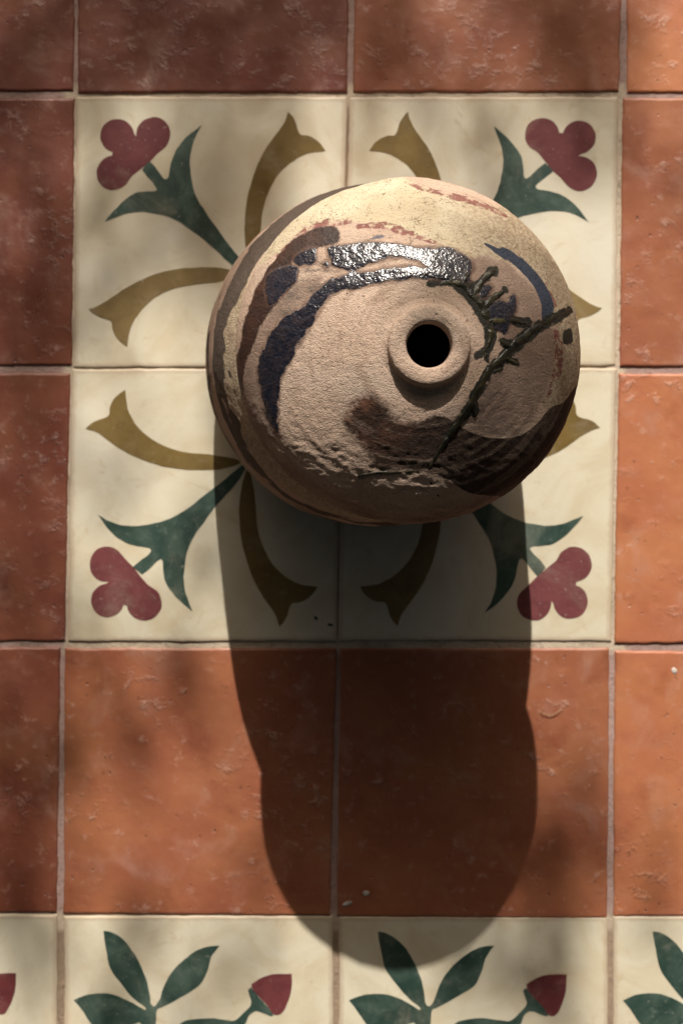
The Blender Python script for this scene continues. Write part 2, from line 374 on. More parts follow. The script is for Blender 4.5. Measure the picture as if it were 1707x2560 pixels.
    gl = t.math('MAXIMUM', gl, t.math('MULTIPLY', mo, .7))
    rough = t.mixf(gl, .92, t.mixf(mk, .42, .23))
    rough = t.mixf(mbu, rough, .62)
    spec = t.mixf(gl, .18, t.mixf(mk, .38, .8))
    # gritty open clay, scraped on the front, pimpled under the glaze
    hc = t.math('ADD', t.math('MULTIPLY', grain, .62), t.math('MULTIPLY', grit, .50))
    hc = t.math('ADD', hc, t.math('MULTIPLY', scr, t.attr('scrape')))
    pit = t.ramp(t.noise(300, 3, .6, offs=(9,4,2)), .36, .24)
    hc = t.math('SUBTRACT', hc, t.math('MULTIPLY', pit, .5))
    hg = t.math('ADD', t.math('MULTIPLY', t.noise(620, 2, .45, offs=(1,2,3)), .38), t.math('MULTIPLY', mid, .75))
    h = t.mixf(t.math('MAXIMUM', mk, t.math('MULTIPLY', mb, .6)), hc, hg)
    n1 = t.bump(h, .00125, 1.0)
    n2 = t.bump(t.math('ADD', mk, t.math('MULTIPLY', mb, .4)), .0006, .5, n1)
    return t.fin(col, rough, n2, spec)
def mat_relief():
    t = NT('olive_glaze')
    col = t.mix(t.ramp(t.noise(160, 4, .65), .38, .68), (.012,.011,.007), (.036,.030,.014))
    col = t.mix(t.ramp(t.noise(90, 3, .6, offs=(3,1,4)), .56, .74), col, (.070,.058,.022))
    nm = t.bump(t.math('ADD', t.noise(420, 3, .6), t.math('MULTIPLY', t.noise(150, 3), 1.2)), .0010, .7)
    return t.fin(col, t.mixf(t.noise(120, 3), .24, .50), nm, .4)
def mat_plain(name, c, rough=.8, c2=None, scale=200):
    t = NT(name)
    return t.fin(t.mix(t.ramp(t.noise(scale, 4, .6), .35, .7), c, c2 or tuple(x*.6 for x in c)), rough, t.bump(t.noise(scale*3, 3), .0006, .5), .3)

M_TER, M_CRM, M_GRT = mat_terracotta(), mat_cream(), mat_grout()
M_GRN = mat_pigment('green_pigment', (.018,.042,.032), (.056,.090,.070), (.125,.165,.135))
M_RED = mat_pigment('red_pigment', (.118,.026,.029), (.155,.038,.040), (.205,.070,.068))
M_GLD = mat_pigment('gold_pigment', (.175,.113,.031), (.138,.087,.023), (.23,.165,.066))
M_VASE, M_REL = mat_vase(), mat_relief()
M_LEAF = mat_plain('leaf', (.05,.09,.025), .5, (.035,.06,.02), 40)
M_BARK = mat_plain('bark', (.16,.12,.085), .9, (.08,.06,.045), 30)
M_EARTH = mat_plain('earth', (.30,.19,.125), .95, (.22,.135,.09), 3)

# ------------------------------------------------------------------ floor: mortar bed with every tile laid by its own corners
S = 3420.0                                  # survey units per metre (a tile is about 684 across)
def W(x, y): return ((x-853.5)/S, (1280.0-y)/S)
CREAM_BOX = (186, 236, 1548, 1612)

def grout_bed():
    xs = np.linspace(-.66, .66, 300); ys = np.linspace(-.72, .78, 340)
    X, Y = np.meshgrid(xs, ys); x = X.ravel(); y = Y.ravel(); P = np.stack([x, y, 0*x], 1)
    px = x*S+853.5; py = 1280-y*S
    near = lambda d, w_: np.clip(1-d/w_, 0, 1)
    inb = np.maximum.reduce([CREAM_BOX[0]-18-px, px-CREAM_BOX[2]-14, CREAM_BOX[1]-22-py, py-CREAM_BOX[3]-16])
    warm = np.clip(1-inb/10, 0, 1); warm = np.maximum(warm, np.clip((py-2278)/10, 0, 1))
    inside = np.maximum.reduce([CREAM_BOX[0]+22-px, px-CREAM_BOX[2]+22, CREAM_BOX[1]+22-py, py-CREAM_BOX[3]+22])
    dark = np.clip(-inside/12, 0, 1); dark = np.maximum(dark, np.clip((py-2320)/12, 0, 1)*.8)
    z = -.0012 -.0004*dark + .0003*fbm(P*45, 3, 3) + .0002*fbm(P*200, 2, 5)
    n, m = len(xs), len(ys)
    f = [(j*n+i, j*n+i+1, (j+1)*n+i+1, (j+1)*n+i) for j in range(m-1) for i in range(n-1)]
    o = mesh_obj('floor', np.stack([x, y, z], 1), f, M_GRT, attrs={'warm': warm, 'dark': dark})
    o['kind'] = 'structure'; return o
floor = grout_bed()

def tile_grid(c, n, amp, dz, seed, wob=2.0, edge_mm=1.6):
    """c: corners TL,TR,BR,BL in survey units -> verts, faces, edge attribute, sampler"""
    u = np.linspace(0, 1, n+1); u = u - .012*np.sin(2*np.pi*u)*0
    k = 3.0/684; u = np.concatenate([[0, k*.5, k*1.2, k*2.4], u[1:-1], [1-k*2.4, 1-k*1.2, 1-k*.5, 1]]); u.sort()
    U, V = np.meshgrid(u, u); U = U.ravel(); V = V.ravel(); N = len(u)
    c = np.array(c, float)+np.array([(-1.6,-1.6),(1.6,-1.6),(1.6,1.6),(-1.6,1.6)])
    def bil(U, V): 
        return ((1-U)*(1-V))[:,None]*c[0] + (U*(1-V))[:,None]*c[1] + (U*V)[:,None]*c[2] + ((1-U)*V)[:,None]*c[3]
    P = bil(U, V)
    P3 = np.stack([P[:,0]/S, P[:,1]/S, np.zeros(len(P))+seed], 1)
    ex = np.clip(1-np.minimum(U, 1-U)/.05, 0, 1); ey = np.clip(1-np.minimum(V, 1-V)/.05, 0, 1)
    P[:,0] += ex*wob*(fbm(P3*60, 3, 17)+.8*fbm(P3*260, 2, 23)); P[:,1] += ey*wob*(fbm(P3*60, 3, 19)+.8*fbm(P3*260, 2, 29))
    d = np.minimum.reduce([U, 1-U, V, 1-V])*.2*1000          # mm from the edge
    rnd = np.clip(1-d/edge_mm, 0, 1)**2*.0011
    q = P3.copy(); q[:,2] = 0
    cleft = fbm(q*38+.5*fbm(q*20, 2, 3)[:,None], 4, 41)
    z = dz + amp*cleft + amp*.35*fbm(q*150, 2, 43) - rnd
    x = (P[:,0]-853.5)/S; y = (1280-P[:,1])/S
    vs_ = np.stack([x, y, z], 1)
    f = [(j*N+i, (j+1)*N+i, (j+1)*N+i+1, j*N+i+1) for j in range(N-1) for i in range(N-1)]
    ring = [i for i in range(N)] + [j*N+N-1 for j in range(1, N)] + [(N-1)*N+i for i in range(N-2, -1, -1)] + [j*N for j in range(N-2, 0, -1)]
    low = vs_[ring].copy(); low[:,2] = -.010; b = len(vs_); vs_ = np.concatenate([vs_, low])
    L = len(ring)
    f += [(ring[k], ring[(k+1) % L], b+(k+1) % L, b+k) for k in range(L)]
    edge = np.clip(1-d/7.0, 0, 1); edge = np.concatenate([edge, np.ones(L)])
    return vs_, f, edge, bil
def rect(l, t, r, b): return [(l,t),(r,t),(r,b),(l,b)]

def put_tile(name, c, mat, n, amp, dz, seed, tint=None, edge_mm=1.6):
    v, f, ed, bil = tile_grid(c, n, amp, dz, seed, edge_mm=edge_mm)
    at = {'edge': ed}
    if tint is not None: at['tint'] = np.full(len(v), tint)
    return mesh_obj(name, v, f, mat, floor, attrs=at), bil

TERRA = [   # corners TL,TR,BR,BL, tint (0 maroon .. 1 orange)
 ([(-500,-455),(188,-455),(183,226),(-505,228)], .10), ([(200,-455),(873,-455),(867,230),(197,231)], .08),
 ([(892,-455),(1556,-455),(1546,228),(884,229)], .42), ([(1573,-455),(2250,-455),(2250,230),(1567,230)], .95),
 ([(-505,247),(186,246),(178,912),(-512,912)], .10), ([(1558,246),(2250,246),(2250,915),(1550,915)], .55),
 ([(-512,934),(175,934),(161,1602),(-520,1602)], .13), ([(1548,936),(2250,936),(2250,1607),(1536,1607)], .92),
 ([(-520,1621),(150,1620),(141,2281),(-530,2281)], .22), ([(164,1622),(839,1622),(823,2289),(161,2282)], .55),
 ([(853,1623),(1521,1622),(1515,2295),(843,2291)], .52), ([(1537,1629),(2250,1629),(2250,2289),(1533,2289)], .88),
]
for k, (c, tint) in enumerate(TERRA):
    put_tile('terracotta_tile', c, M_TER, 84, .00036, [.0002,.0004,.0001,.0005][k % 4], k, tint, 1.5)

# --- the painted cement tiles
def arc(cx, cy, r, a0, a1, n=22):
    return [(cx+r*math.cos(math.radians(a0+(a1-a0)*k/n)), cy+r*math.sin(math.radians(a0+(a1-a0)*k/n))) for k in range(n+1)]
FLOWER = (arc(305,297,88, 352,100-360+360-0, 1)[:0] + arc(305,297,88, -8, -255, 30) + arc(290,490,90, -97, -335, 30)
          + [(385,508),(430,470),(478,430),(515,390)] + arc(493,290,90, 52, -187, 30))
STEM = [(437,475),(470,515),(500,545),(520,570),(508,583),(450,587),(400,598),(340,640),(290,690),(247,743),(300,722),(360,700),(430,692),(500,700),(570,715),(640,745),(710,795),(780,850),(850,910),(910,965),(1012,1030),
        (1022,1015),(935,910),(880,840),(820,760),(770,690),(735,630),(712,575),(695,500),(688,430),(695,360),(715,300),(748,241),(690,285),(640,335),(605,390),(588,440),(582,480),(574,514),(558,521),(540,505),(512,468),(478,430),(460,448)]
SCROLL = [(1195,170),(1180,220),(1150,270),(1100,340),(1060,410),(1030,480),(1005,560),(988,640),(980,720),(978,800),(984,870),(1000,940),(1022,1005),(1040,940),(1055,860),(1065,780),(1070,715),(1085,640),(1112,568),(1152,500),(1210,440),(1280,397),(1340,381),(1394,376),(1370,340),(1335,310),(1300,296),(1265,292),(1250,270),(1240,235),(1222,200)]
def sharp_smooth(P, n=5, ang=62):
    """smooth an outline but keep its sharp tips"""
    P = [np.array(p, float) for p in P]; m = len(P)
    def turn(i):
        a_ = P[i]-P[i-1]; b_ = P[(i+1) % m]-P[i]
        return abs(math.degrees(math.atan2(a_[0]*b_[1]-a_[1]*b_[0], a_@b_)))
    sh = [turn(i) > ang for i in range(m)]
    out = []
    for i in range(m):
        p1, p2 = P[i], P[(i+1) % m]
        p0 = P[i-1] if not sh[i] else p1; p3 = P[(i+2) % m] if not sh[(i+1) % m] else p2
        for j in range(n):
            t = j/n
            out.append(.5*(2*p1+(-p0+p2)*t+(2*p0-5*p1+4*p2-p3)*t*t+(-p0+3*p1-3*p2+p3)*t**3))
    return np.array(out)
def inlay(name, uv, bil, mat, tile, dz, seed, swap=lambda u, v: (u, v)):
    u, v = swap(uv[:,0], uv[:,1]); P = bil(u, v)
    q = np.stack([P[:,0]/40, P[:,1]/40, np.zeros(len(P))+seed], 1)
    P = P + np.stack([2.2*fbm(q*.5, 2, 13)+1.2*fbm(q*3, 2, 3), 2.2*fbm(q*.5, 2, 19)+1.2*fbm(q*3, 2, 9)], 1)
    x = (P[:,0]-853.5)/S; y = (1280-P[:,1])/S; n = len(x)
    area = np.sum(x*np.roll(y, -1)-np.roll(x, -1)*y)
    idx = list(range(n)) if area > 0 else list(range(n-1, -1, -1))
    V = np.concatenate([np.stack([x, y, np.full(n, dz)], 1)[idx], np.stack([x, y, np.full(n, dz-.0015)], 1)[idx]])
    F = [tuple(range(n))] + [(k, n+k, n+(k+1) % n, (k+1) % n) for k in range(n)]
    return mesh_obj(name, V, F, mat, tile, smooth=False)
loc = lambda P: (np.array(P, float)-np.array([[90., 92.]]))/1413.0
ROT = [lambda u, v: (u, v), lambda u, v: (1-v, u), lambda u, v: (1-u, 1-v), lambda u, v: (v, 1-u)]
CRM = [[(193,243),(866,243),(852,917),(186,918)], [(875,243),(1543,243),(1537,914),(860,916)],
       [(856,923),(1538,922),(1526,1602),(846,1602)], [(181,924),(850,923),(842,1603),(172,1603)]]
FC = [(0,0),(1,0),(1,1),(0,1)]
for k, c in enumerate(CRM):
    dz = .0002*[1, -1, 0, 1][k]
    tile, bil = put_tile('floral_tile', c, M_CRM, 40, .00006, dz, 30+k, None, 1.2)
    zi = dz+.00022
    inlay('flower_inlay', loc(FLOWER), bil, M_RED, tile, zi, k, ROT[k])
    inlay('stem_inlay', sharp_smooth(loc(STEM), 4), bil, M_GRN, tile, zi+.00003, k+5, ROT[k])
    inlay('scroll_inlay', sharp_smooth(loc(SCROLL), 4), bil, M_GLD, tile, zi, k+9, ROT[k])
    mir = sharp_smooth(loc(SCROLL), 4)[:, ::-1]
    inlay('scroll_inlay', mir, bil, M_GLD, tile, zi, k+13, ROT[k])

# --- border tiles with a rose sprig
B6 = lambda P: np.array([((x/1.836-163)/668.0, (y/1.836+2210-2291)/680.0) for x, y in P])
LEAF_A = [(480,218),(512,222),(556,245),(600,290),(635,345),(660,400),(678,450),(688,500),(693,545),(702,560),(714,561),(726,545),(735,528),(745,498),(765,450),(800,395),(850,345),(900,310),(955,288),(1008,283),(985,312),(966,345),(948,405),(915,465),(850,510),(790,545),(740,570),(722,582),(716,640),(705,760),(720,860),(770,960),(860,1050),(840,1070),(740,980),(680,870),(655,760),(655,660),(640,635),(600,650),(550,690),(470,690),(420,640),(380,578),(345,535),(400,513),(460,504),(520,508),(580,530),(635,560),(664,580),(672,574),(655,556),(610,520),(560,460),(512,390),(492,300)]
ROSE = [(1152,462),(1200,430),(1260,415),(1338,414),(1336,480),(1320,540),(1290,596),(1256,601),(1225,562),(1190,522),(1160,487)]
CALYX = [(1138,487),(1152,474),(1164,492),(1190,524),(1225,563),(1252,602),(1240,607),(1200,590),(1170,585),(1140,605),(1120,650),(1040,760),(900,850),(790,900),(770,880),(880,820),(800,760),(790,700),(830,640),(880,622),(960,616),(1040,625),(1078,626),(1120,590),(1153,550),(1146,515)]
BORD = [[(-530,2290),(142,2288),(142,2968),(-530,2968)], [(163,2291),(831,2292),(833,2968),(163,2968)],
        [(848,2293),(1517,2294),(1519,2968),(850,2968)], [(1532,2292),(2205,2292),(2205,2968),(1534,2968)]]
for k, c in enumerate(BORD):
    dz = .0002*[0, 1, -1, 1][k]
    tile, bil = put_tile('border_tile', c, M_CRM, 36, .00006, dz, 50+k, None, 1.2)
    zi = dz+.00022
    inlay('sprig_inlay', sharp_smooth(B6(LEAF_A), 4), bil, M_GRN, tile, zi, 20+k)
    inlay('rose_inlay', sharp_smooth(B6(ROSE), 4), bil, M_RED, tile, zi, 24+k)
    inlay('calyx_inlay', sharp_smooth(B6(CALYX), 4), bil, M_GRN, tile, zi+.00004, 28+k)

gnd = mesh_obj('ground', [(-9,-9,-.02),(9,-9,-.02),(9,13,-.02),(-9,13,-.02)], [(0,1,2,3)], M_EARTH, smooth=False)
gnd['kind'] = 'structure'

# ------------------------------------------------------------------ the vase
RG = np.array(RINGS, float)
seg = []
for i in range(len(RG)-1):
    L = math.hypot(RG[i+1,0]-RG[i,0], RG[i+1,3]-RG[i,3])
    seg.append(max(2, int(round(L/.10))) if i < END_OUT else max(2, int(L/.6)))
RT = crom(RG, seg)
starts = np.concatenate([[0], np.cumsum(seg)])
NTH = 860
th = np.linspace(0, 2*np.pi, NTH, endpoint=False)
dome_t = RT[starts[14]:starts[24]]
def dome_z(x, y):
    d = np.hypot(x-dome_t[:,1], y-dome_t[:,2])-dome_t[:,3]
    i = int(np.argmax(d > 0)) if (d > 0).any() else len(d)-1
    return dome_t[i,0]-dome_t[i,4]*(x-dome_t[i,1])
def seg_dist(P, a_, b_):
    ab = b_-a_; t = np.clip(((P-a_)@ab)/max(ab@ab, 1e-9), 0, 1)
    return np.hypot(*(P-a_-t[:,None]*ab).T), t
def sdf_poly(P, poly):
    V = crom(poly, 3, True); m = len(V); d = np.full(len(P), 1e9); ins = np.zeros(len(P), bool)
    for i in range(m):
        a_, b_ = V[i], V[(i+1) % m]
        d = np.minimum(d, seg_dist(P, a_, b_)[0])
        if a_[1] != b_[1]:
            cr_ = ((a_[1] > P[:,1]) != (b_[1] > P[:,1])) & (P[:,0] < (b_[0]-a_[0])*(P[:,1]-a_[1])/(b_[1]-a_[1])+a_[0])
            ins ^= cr_
    return np.where(ins, d, -d)
def sdf_stroke(P, st):
    st = crom(st, 6); r = np.full(len(P), -1e9)
    for i in range(len(st)-1):
        d, t = seg_dist(P, st[i,:2], st[i+1,:2])
        r = np.maximum(r, st[i,2]+(st[i+1,2]-st[i,2])*t-d)
    return r

ct, stn = np.cos(th), np.sin(th)
h_, cx_, cy_, r_, tl_ = RT.T
R0 = np.repeat(r_[:,None], NTH, 1)
PX = cx_[:,None]+R0*ct; PY = cy_[:,None]+R0*stn
PZ = h_[:,None]-tl_[:,None]*R0*ct
row = np.repeat(np.arange(len(RT))[:,None], NTH, 1).ravel()
P = np.stack([PX.ravel(), PY.ravel(), PZ.ravel()], 1)
out_n = starts[END_OUT]
is_dome = (row >= starts[13]) & (row < starts[24]+6)
A = {k: np.full(len(P), -3.0) for k in ('cream','red','blueish','brown','black','blue','olive','stain','slip')}
idx = np.where(is_dome)[0]; Q = P[idx, :2]
for k, polys in PAINT.items():
    if k == 'umber': continue
    A[k][idx] = np.maximum.reduce([sdf_poly(Q, p) for p in polys])
for k, sts in STROKES.items(): A[k][idx] =  np.maximum.reduce([sdf_stroke(Q, s_) for s_ in sts])
# glaze that ran out round the raised lines
run = np.maximum.reduce([sdf_stroke(Q, [(x, y, w_*{'branch': 1.45, 'claw': 2.3, 'thorn': 1.9}[k]+.015) for x, y, w_ in s_]) for k in ('branch','claw','thorn') for s_ in RELIEF[k]])
A['olive'][idx] = np.maximum(A['olive'][idx], run)
A['brown'][idx] += .07
um = sdf_poly(Q, PAINT['umber'][0])
soft = np.clip((6.5-Q[:,0])/5, 0, 1)*.80+.06                    # the left end is brushed out thin
RST = np.zeros(len(P)); RST[idx] = np.clip((4.6-Q[:,0])/3.5, 0, 1)*np.clip((Q[:,1]-3.2)/1.5, .25, 1)
UM = np.zeros(len(P)); UM[idx] = np.clip(.5+um/(2*soft), 0, 1)
# thin wash at the brushed-out end
HZ = np.zeros(len(P)); hz = sdf_poly(Q, [(-3.2,13.4),(-1,14.6),(0.6,14.7),(1.2,13.6),(3.9,13.6),(4.5,13.2),(1.5,12.9),(-.6,12.2),(-2.4,10.8),(-3.4,10.4),(-3.9,11.8)])
HZ[idx] = np.clip(hz/.5, 0, 1)
BF = np.zeros(len(P)); BF[idx] = np.clip((Q[:,0]-4.5)/4.5, 0, 1)*.9
# sides below the waist: bands that run round the pot
ang = np.arctan2(P[:,1]-np.repeat(cy_, NTH), P[:,0]-np.repeat(cx_, NTH))
hh = np.repeat(h_, NTH)
q = np.stack([P[:,0]*.28, P[:,1]*.28, P[:,2]*.5], 1)
nz = 1.6*fbm(q, 3, 5); nz2 = 1.7*fbm(q*2.3, 4, 8)
side = (~is_dome) & (row < starts[13])
left = np.cos(ang-math.radians(185))
band = .85+.95*np.clip(np.cos(ang-math.radians(205)), 0, 1)-1.6*np.clip(np.cos(ang-math.radians(112)), 0, 1)-np.abs(hh-(16.5+.3*nz))+.25*nz2
A['cream'][side] = (band-np.clip(.1-left, 0, 1)*.6)[side]
dk = .35+1.15*np.clip(np.cos(ang-math.radians(135)), 0, 1)-np.abs(hh-(13.4+1.7*np.clip(np.cos(ang-math.radians(130)), 0, 1)+.6*nz))+.5*nz2
A['stain'][side] = dk[side]
dk2 = .35-np.abs(hh-(8.2+1.2*nz))+.4*nz2
patch = (fbm(q*1.3+5, 4, 21)-.30)*2.2-np.clip(hh-15.5, 0, 9)
A['stain'][side] = np.maximum.reduce([A['stain'], dk2, patch])[side]
dk3 = .28-np.abs(hh-(17.55+.15*nz))+.1*nz2
A['brown'][side] = dk3[side]
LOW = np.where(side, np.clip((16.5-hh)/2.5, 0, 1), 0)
SCR = np.where(is_dome, np.clip((8.0-P[:,1])/6, 0, 1)*1.3, .15)
BF = np.where(side, .85, BF)
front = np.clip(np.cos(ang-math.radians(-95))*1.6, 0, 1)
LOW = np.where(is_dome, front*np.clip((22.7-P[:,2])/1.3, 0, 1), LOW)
# real unevenness of the wall
nrm_r = np.stack([np.tile(ct, len(RT)), np.tile(stn, len(RT))], 1)
big = fbm(P*np.array([.16,.16,.22]), 2, 2); mid_ = fbm(P*.9, 3, 12); fin_ = fbm(P*3.2, 2, 14)
outside = row < starts[24]
arc_s = np.concatenate([[0], np.cumsum(np.hypot(np.diff(RT[:,0]), np.diff(RT[:,3])))]); ss = np.repeat(arc_s, NTH)
stk = fbm(np.stack([np.cos(ang)*1.5, np.sin(ang)*1.5, ss*3.2], 1), 4, 61)+.5*fbm(np.stack([np.cos(ang)*3.5, np.sin(ang)*3.5, ss*7.0], 1), 3, 67)
disp = .016*stk + np.where(outside, .12*big+.030*mid_+.020*fin_, .045*mid_+.022*fin_)
disp = np.where(row < starts[END_OUT]+2, disp, 0)
# coarse scraped ledges low on the front of the shoulder
led = fbm(np.stack([P[:,0]*.9, P[:,1]*3.4+.7*P[:,0], P[:,2]*1.5], 1), 4, 31)
tear = 1-2*np.abs(fbm(np.stack([P[:,0]*1.1, P[:,1]*3.0+.9*P[:,0], P[:,2]*2.0], 1), 4, 37))
disp = disp + np.where(is_dome, np.clip((5.8-P[:,1])/3.2, 0, 1)*(.035*led+.030*tear), 0)
disp = disp + np.where(is_dome, np.clip((8-P[:,1])/5, .25, 1)*.012*fbm(P*6.5, 2, 39), 0)
glz = np.clip(A['black']/.12, 0, 1)*.022
dr = np.gradient(RT[:,3]); dh = np.gradient(RT[:,0]); ln = np.hypot(dr, dh)+1e-9
nr, nh = np.repeat(dh/ln, NTH), np.repeat(-dr/ln, NTH)
tot = disp+glz
P[:,0] += nrm_r[:,0]*nr*tot; P[:,1] += nrm_r[:,1]*nr*tot; P[:,2] += nh*tot
BASE = np.array([1.72, 10.40, -.02])
V = (P-BASE)*.01
vase = empty('clay_vase', (BASE[0]*.01, BASE[1]*.01, .0006))
tag(vase, 'bulbous hand-built clay vase with short round neck, streaked with black and cream glaze', 'vase')
def rows_mesh(name, a_, b_, mat):
    nrow = b_-a_+1; sel = slice(a_*NTH, (b_+1)*NTH)
    i = np.arange(NTH); j = (i+1) % NTH
    F = np.concatenate([np.stack([k*NTH+i, k*NTH+j, (k+1)*NTH+j, (k+1)*NTH+i], 1) for k in range(nrow-1)])
    at = {k: v[sel] for k, v in A.items()}
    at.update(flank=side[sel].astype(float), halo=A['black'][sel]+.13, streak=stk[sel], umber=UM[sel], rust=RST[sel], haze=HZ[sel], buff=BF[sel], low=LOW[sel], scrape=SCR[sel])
    F = F.tolist()
    if a_ == 0: F.append(tuple(range(NTH-1, -1, -1)))
    return mesh_obj(name, V[sel], F, mat, vase, attrs=at)
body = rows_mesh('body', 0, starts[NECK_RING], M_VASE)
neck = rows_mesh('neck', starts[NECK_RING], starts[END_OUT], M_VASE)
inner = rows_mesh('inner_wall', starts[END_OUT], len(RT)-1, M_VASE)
tag(neck, 'short bare clay neck with round open mouth')

def tube(name, st, parent, seed, lift=-.42, taper=True, mat=M_REL):
    st = crom(st, 10); n = len(st); K = 12; vv = []; ff = []
    ctr = np.array([(x, y, dome_z(x, y)) for x, y, _ in st])
    for k in range(3): ctr[1:-1,2] = (ctr[:-2,2]+ctr[1:-1,2]*2+ctr[2:,2])/4
    for i in range(n):
        x, y, z = ctr[i]; r = st[i,2]
        if taper: r *= min(1, .35+.65*min(i, n-1-i)/4)
        eps = .15
        nx = -(dome_z(x+eps, y)-dome_z(x-eps, y))/(2*eps); ny = -(dome_z(x, y+eps)-dome_z(x, y-eps))/(2*eps)
        N = np.array([nx, ny, 1.]); N /= np.linalg.norm(N)
        T = ctr[min(i+1, n-1)]-ctr[max(i-1, 0)]; T /= np.linalg.norm(T)+1e-9
        B = np.cross(T, N); B /= np.linalg.norm(B)+1e-9
        c0 = ctr[i]+N*r*lift
        for k in range(K):
            a_ = 2*math.pi*k/K
            rr = 1.15*r*(1+.5*float(fbm(np.array([[i*.3, math.cos(a_)*.9+seed*3.1, math.sin(a_)*.9]]), 3, seed)[0]))
            vv.append(c0+B*rr*math.cos(a_)*1.05+N*rr*math.sin(a_)*.58)
    for i in range(n-1):
        for k in range(K): ff.append((i*K+k, i*K+(k+1) % K, (i+1)*K+(k+1) % K, (i+1)*K+k))
    ff.append(tuple(range(K-1, -1, -1))); ff.append(tuple((n-1)*K+k for k in range(K)))
    return mesh_obj(name, (np.array(vv)-BASE)*.01, ff, mat, parent)
branch = tube('branch_relief', RELIEF['branch'][0], vase, 1)
tag(branch, 'long raised olive twig line crossing the shoulder')
claw = tube('claw_relief', RELIEF['claw'][0], vase, 2)
tag(claw, 'raised olive claw-like ridge with thorns beside the neck')
for k, s_ in enumerate(RELIEF['vein']): tube('vein_relief', s_, vase, 5+k, -.45)
for k, s_ in enumerate(RELIEF['thorn']): tube('thorn', s_, claw if k in (0,1,2,3,4,5,10) else branch, 10+k, -.36)

# ------------------------------------------------------------------ crumbs lying on the tiles
M_CRUMB = mat_plain('dark_crumb', (.03,.028,.024), .8)
M_CHALK = mat_plain('pale_paint', (.62,.56,.50), .8)
M_FIBRE = mat_plain('straw', (.42,.30,.18), .7)
def crumb(name, px, py, l, wd, hgt, rot, mat, z0, seed, label, cat):
    bm = bmesh.new(); bmesh.ops.create_icosphere(bm, subdivisions=2, radius=1)
    for v in bm.verts:
        k = 1+.35*float(fbm(np.array([[v.co.x*1.3, v.co.y*1.3, v.co.z+seed]]), 2, seed)[0])
        v.co = Vector((v.co.x*l*k, v.co.y*wd*k, v.co.z*hgt*k))
    me = bpy.data.meshes.new(name); bm.to_mesh(me); bm.free(); me.materials.append(mat)
    me.polygons.foreach_set('use_smooth', np.ones(len(me.polygons), bool))
    o = bpy.data.objects.new(name, me); C.objects.link(o); x, y = W(px, py)
    o.location = (x, y, z0+hgt*.6); o.rotation_euler = (0, 0, rot); tag(o, label, cat); return o
crumb('leaf_crumb', 790, 1545, .0017, .0009, .0006, -.9, M_CRUMB, .0004, 1, 'tiny dark crumb on cream tile in the vase shadow, upper left of two', 'crumb')
crumb('leaf_crumb', 826, 1562, .0021, .0010, .0006, -.25, M_CRUMB, .0004, 2, 'tiny dark crumb beside the grout joint in the vase shadow, lower right of two', 'crumb')
crumb('paint_fleck', 915, 2232, .0024, .0020, .0003, .4, M_CHALK, .0004, 3, 'round pale paint fleck on the shaded terracotta tile', 'paint fleck')
crumb('paint_fleck', 868, 2258, .0036, .0014, .0003, .35, M_CHALK, .0004, 4, 'elongated pale paint fleck on the shaded terracotta tile', 'paint fleck')
crumb('paint_fleck', 1684, 1677, .0020, .0024, .0003, .2, M_CHALK, .0005, 5, 'white paint fleck on orange tile at the right edge', 'paint fleck')
def fibre():
    pts = [W(1346,1776), W(1358,1783), W(1375,1786), W(1390,1781), W(1404,1770)]
    c_ = crom([(x, y, .0012+.0006*k*(4-k)/4) for k, (x, y) in enumerate(pts)], 6); n = len(c_); vv = []; ff = []
    for i in range(n):
        T = c_[min(i+1, n-1)]-c_[max(i-1, 0)]; T /= np.linalg.norm(T); B = np.cross(T, [0,0,1]); N = np.cross(B, T)
        r = .00028*(.4+.6*math.sin(math.pi*(i+.5)/n))
        for k in range(6): vv.append(c_[i]+r*(B*math.cos(k*math.pi/3)+N*math.sin(k*math.pi/3)))
    for i in range(n-1):
        for k in range(6): ff.append((i*6+k, i*6+(k+1) % 6, (i+1)*6+(k+1) % 6, (i+1)*6+k))
    tag(mesh_obj('dry_stalk', np.array(vv), ff, M_FIBRE), 'thin curved dry stalk on the orange tile right of the vase shadow', 'stalk')
fibre()

# ------------------------------------------------------------------ the tree towards the sun whose leaves dapple the floor
SHADE = [  # survey x, y, radius x, radius y, cover : where its foliage is denser
 (430,20,470,190,.86),(-100,500,320,700,.48),(1390,60,150,200,.93),(1010,60,150,200,.62),(1590,340,85,160,.72),
 (450,520,430,440,.68),(300,1250,230,300,.12),(580,1440,90,110,.5),(1150,420,340,240,.36),(60,1250,180,420,.36),(20,1950,200,420,.60),(360,1840,130,130,.68),(300,1670,250,90,.40),
 (1265,2190,215,240,.72),(1400,2050,110,160,.5),(1600,2160,120,120,.35),(180,2420,330,170,.40),(1150,2440,220,120,.18),(330,1300,130,160,.20),(620,2150,110,120,.20),
 (-500,1200,350,1500,.6),(2500,900,400,900,.5),(500,-500,900,350,.65),(850,3200,1200,400,.55)]
def cover(px, py):
    t = 1.0
    for x, y, rx, ry, c in SHADE:
        g = ((px-x)/rx)**2+((py-y)/ry)**2
        t *= 1-c*math.exp(-max(0, g)**1.3*.8)
    return 1-t
tree = empty('shade_tree', (1.0, 4.3, -.02))
tag(tree, 'leafy tree standing off frame towards the sun, dappling the tiles with shade', 'tree')
side_v = Vector((0,0,1)).cross(SDIR).normalized(); up_v = SDIR.cross(side_v)
LV = []; LF = []
leaf_prof = [(-.5,0),(-.28,.17),(0,.23),(.28,.15),(.5,0),(.28,-.15),(0,-.23),(-.28,-.17)]
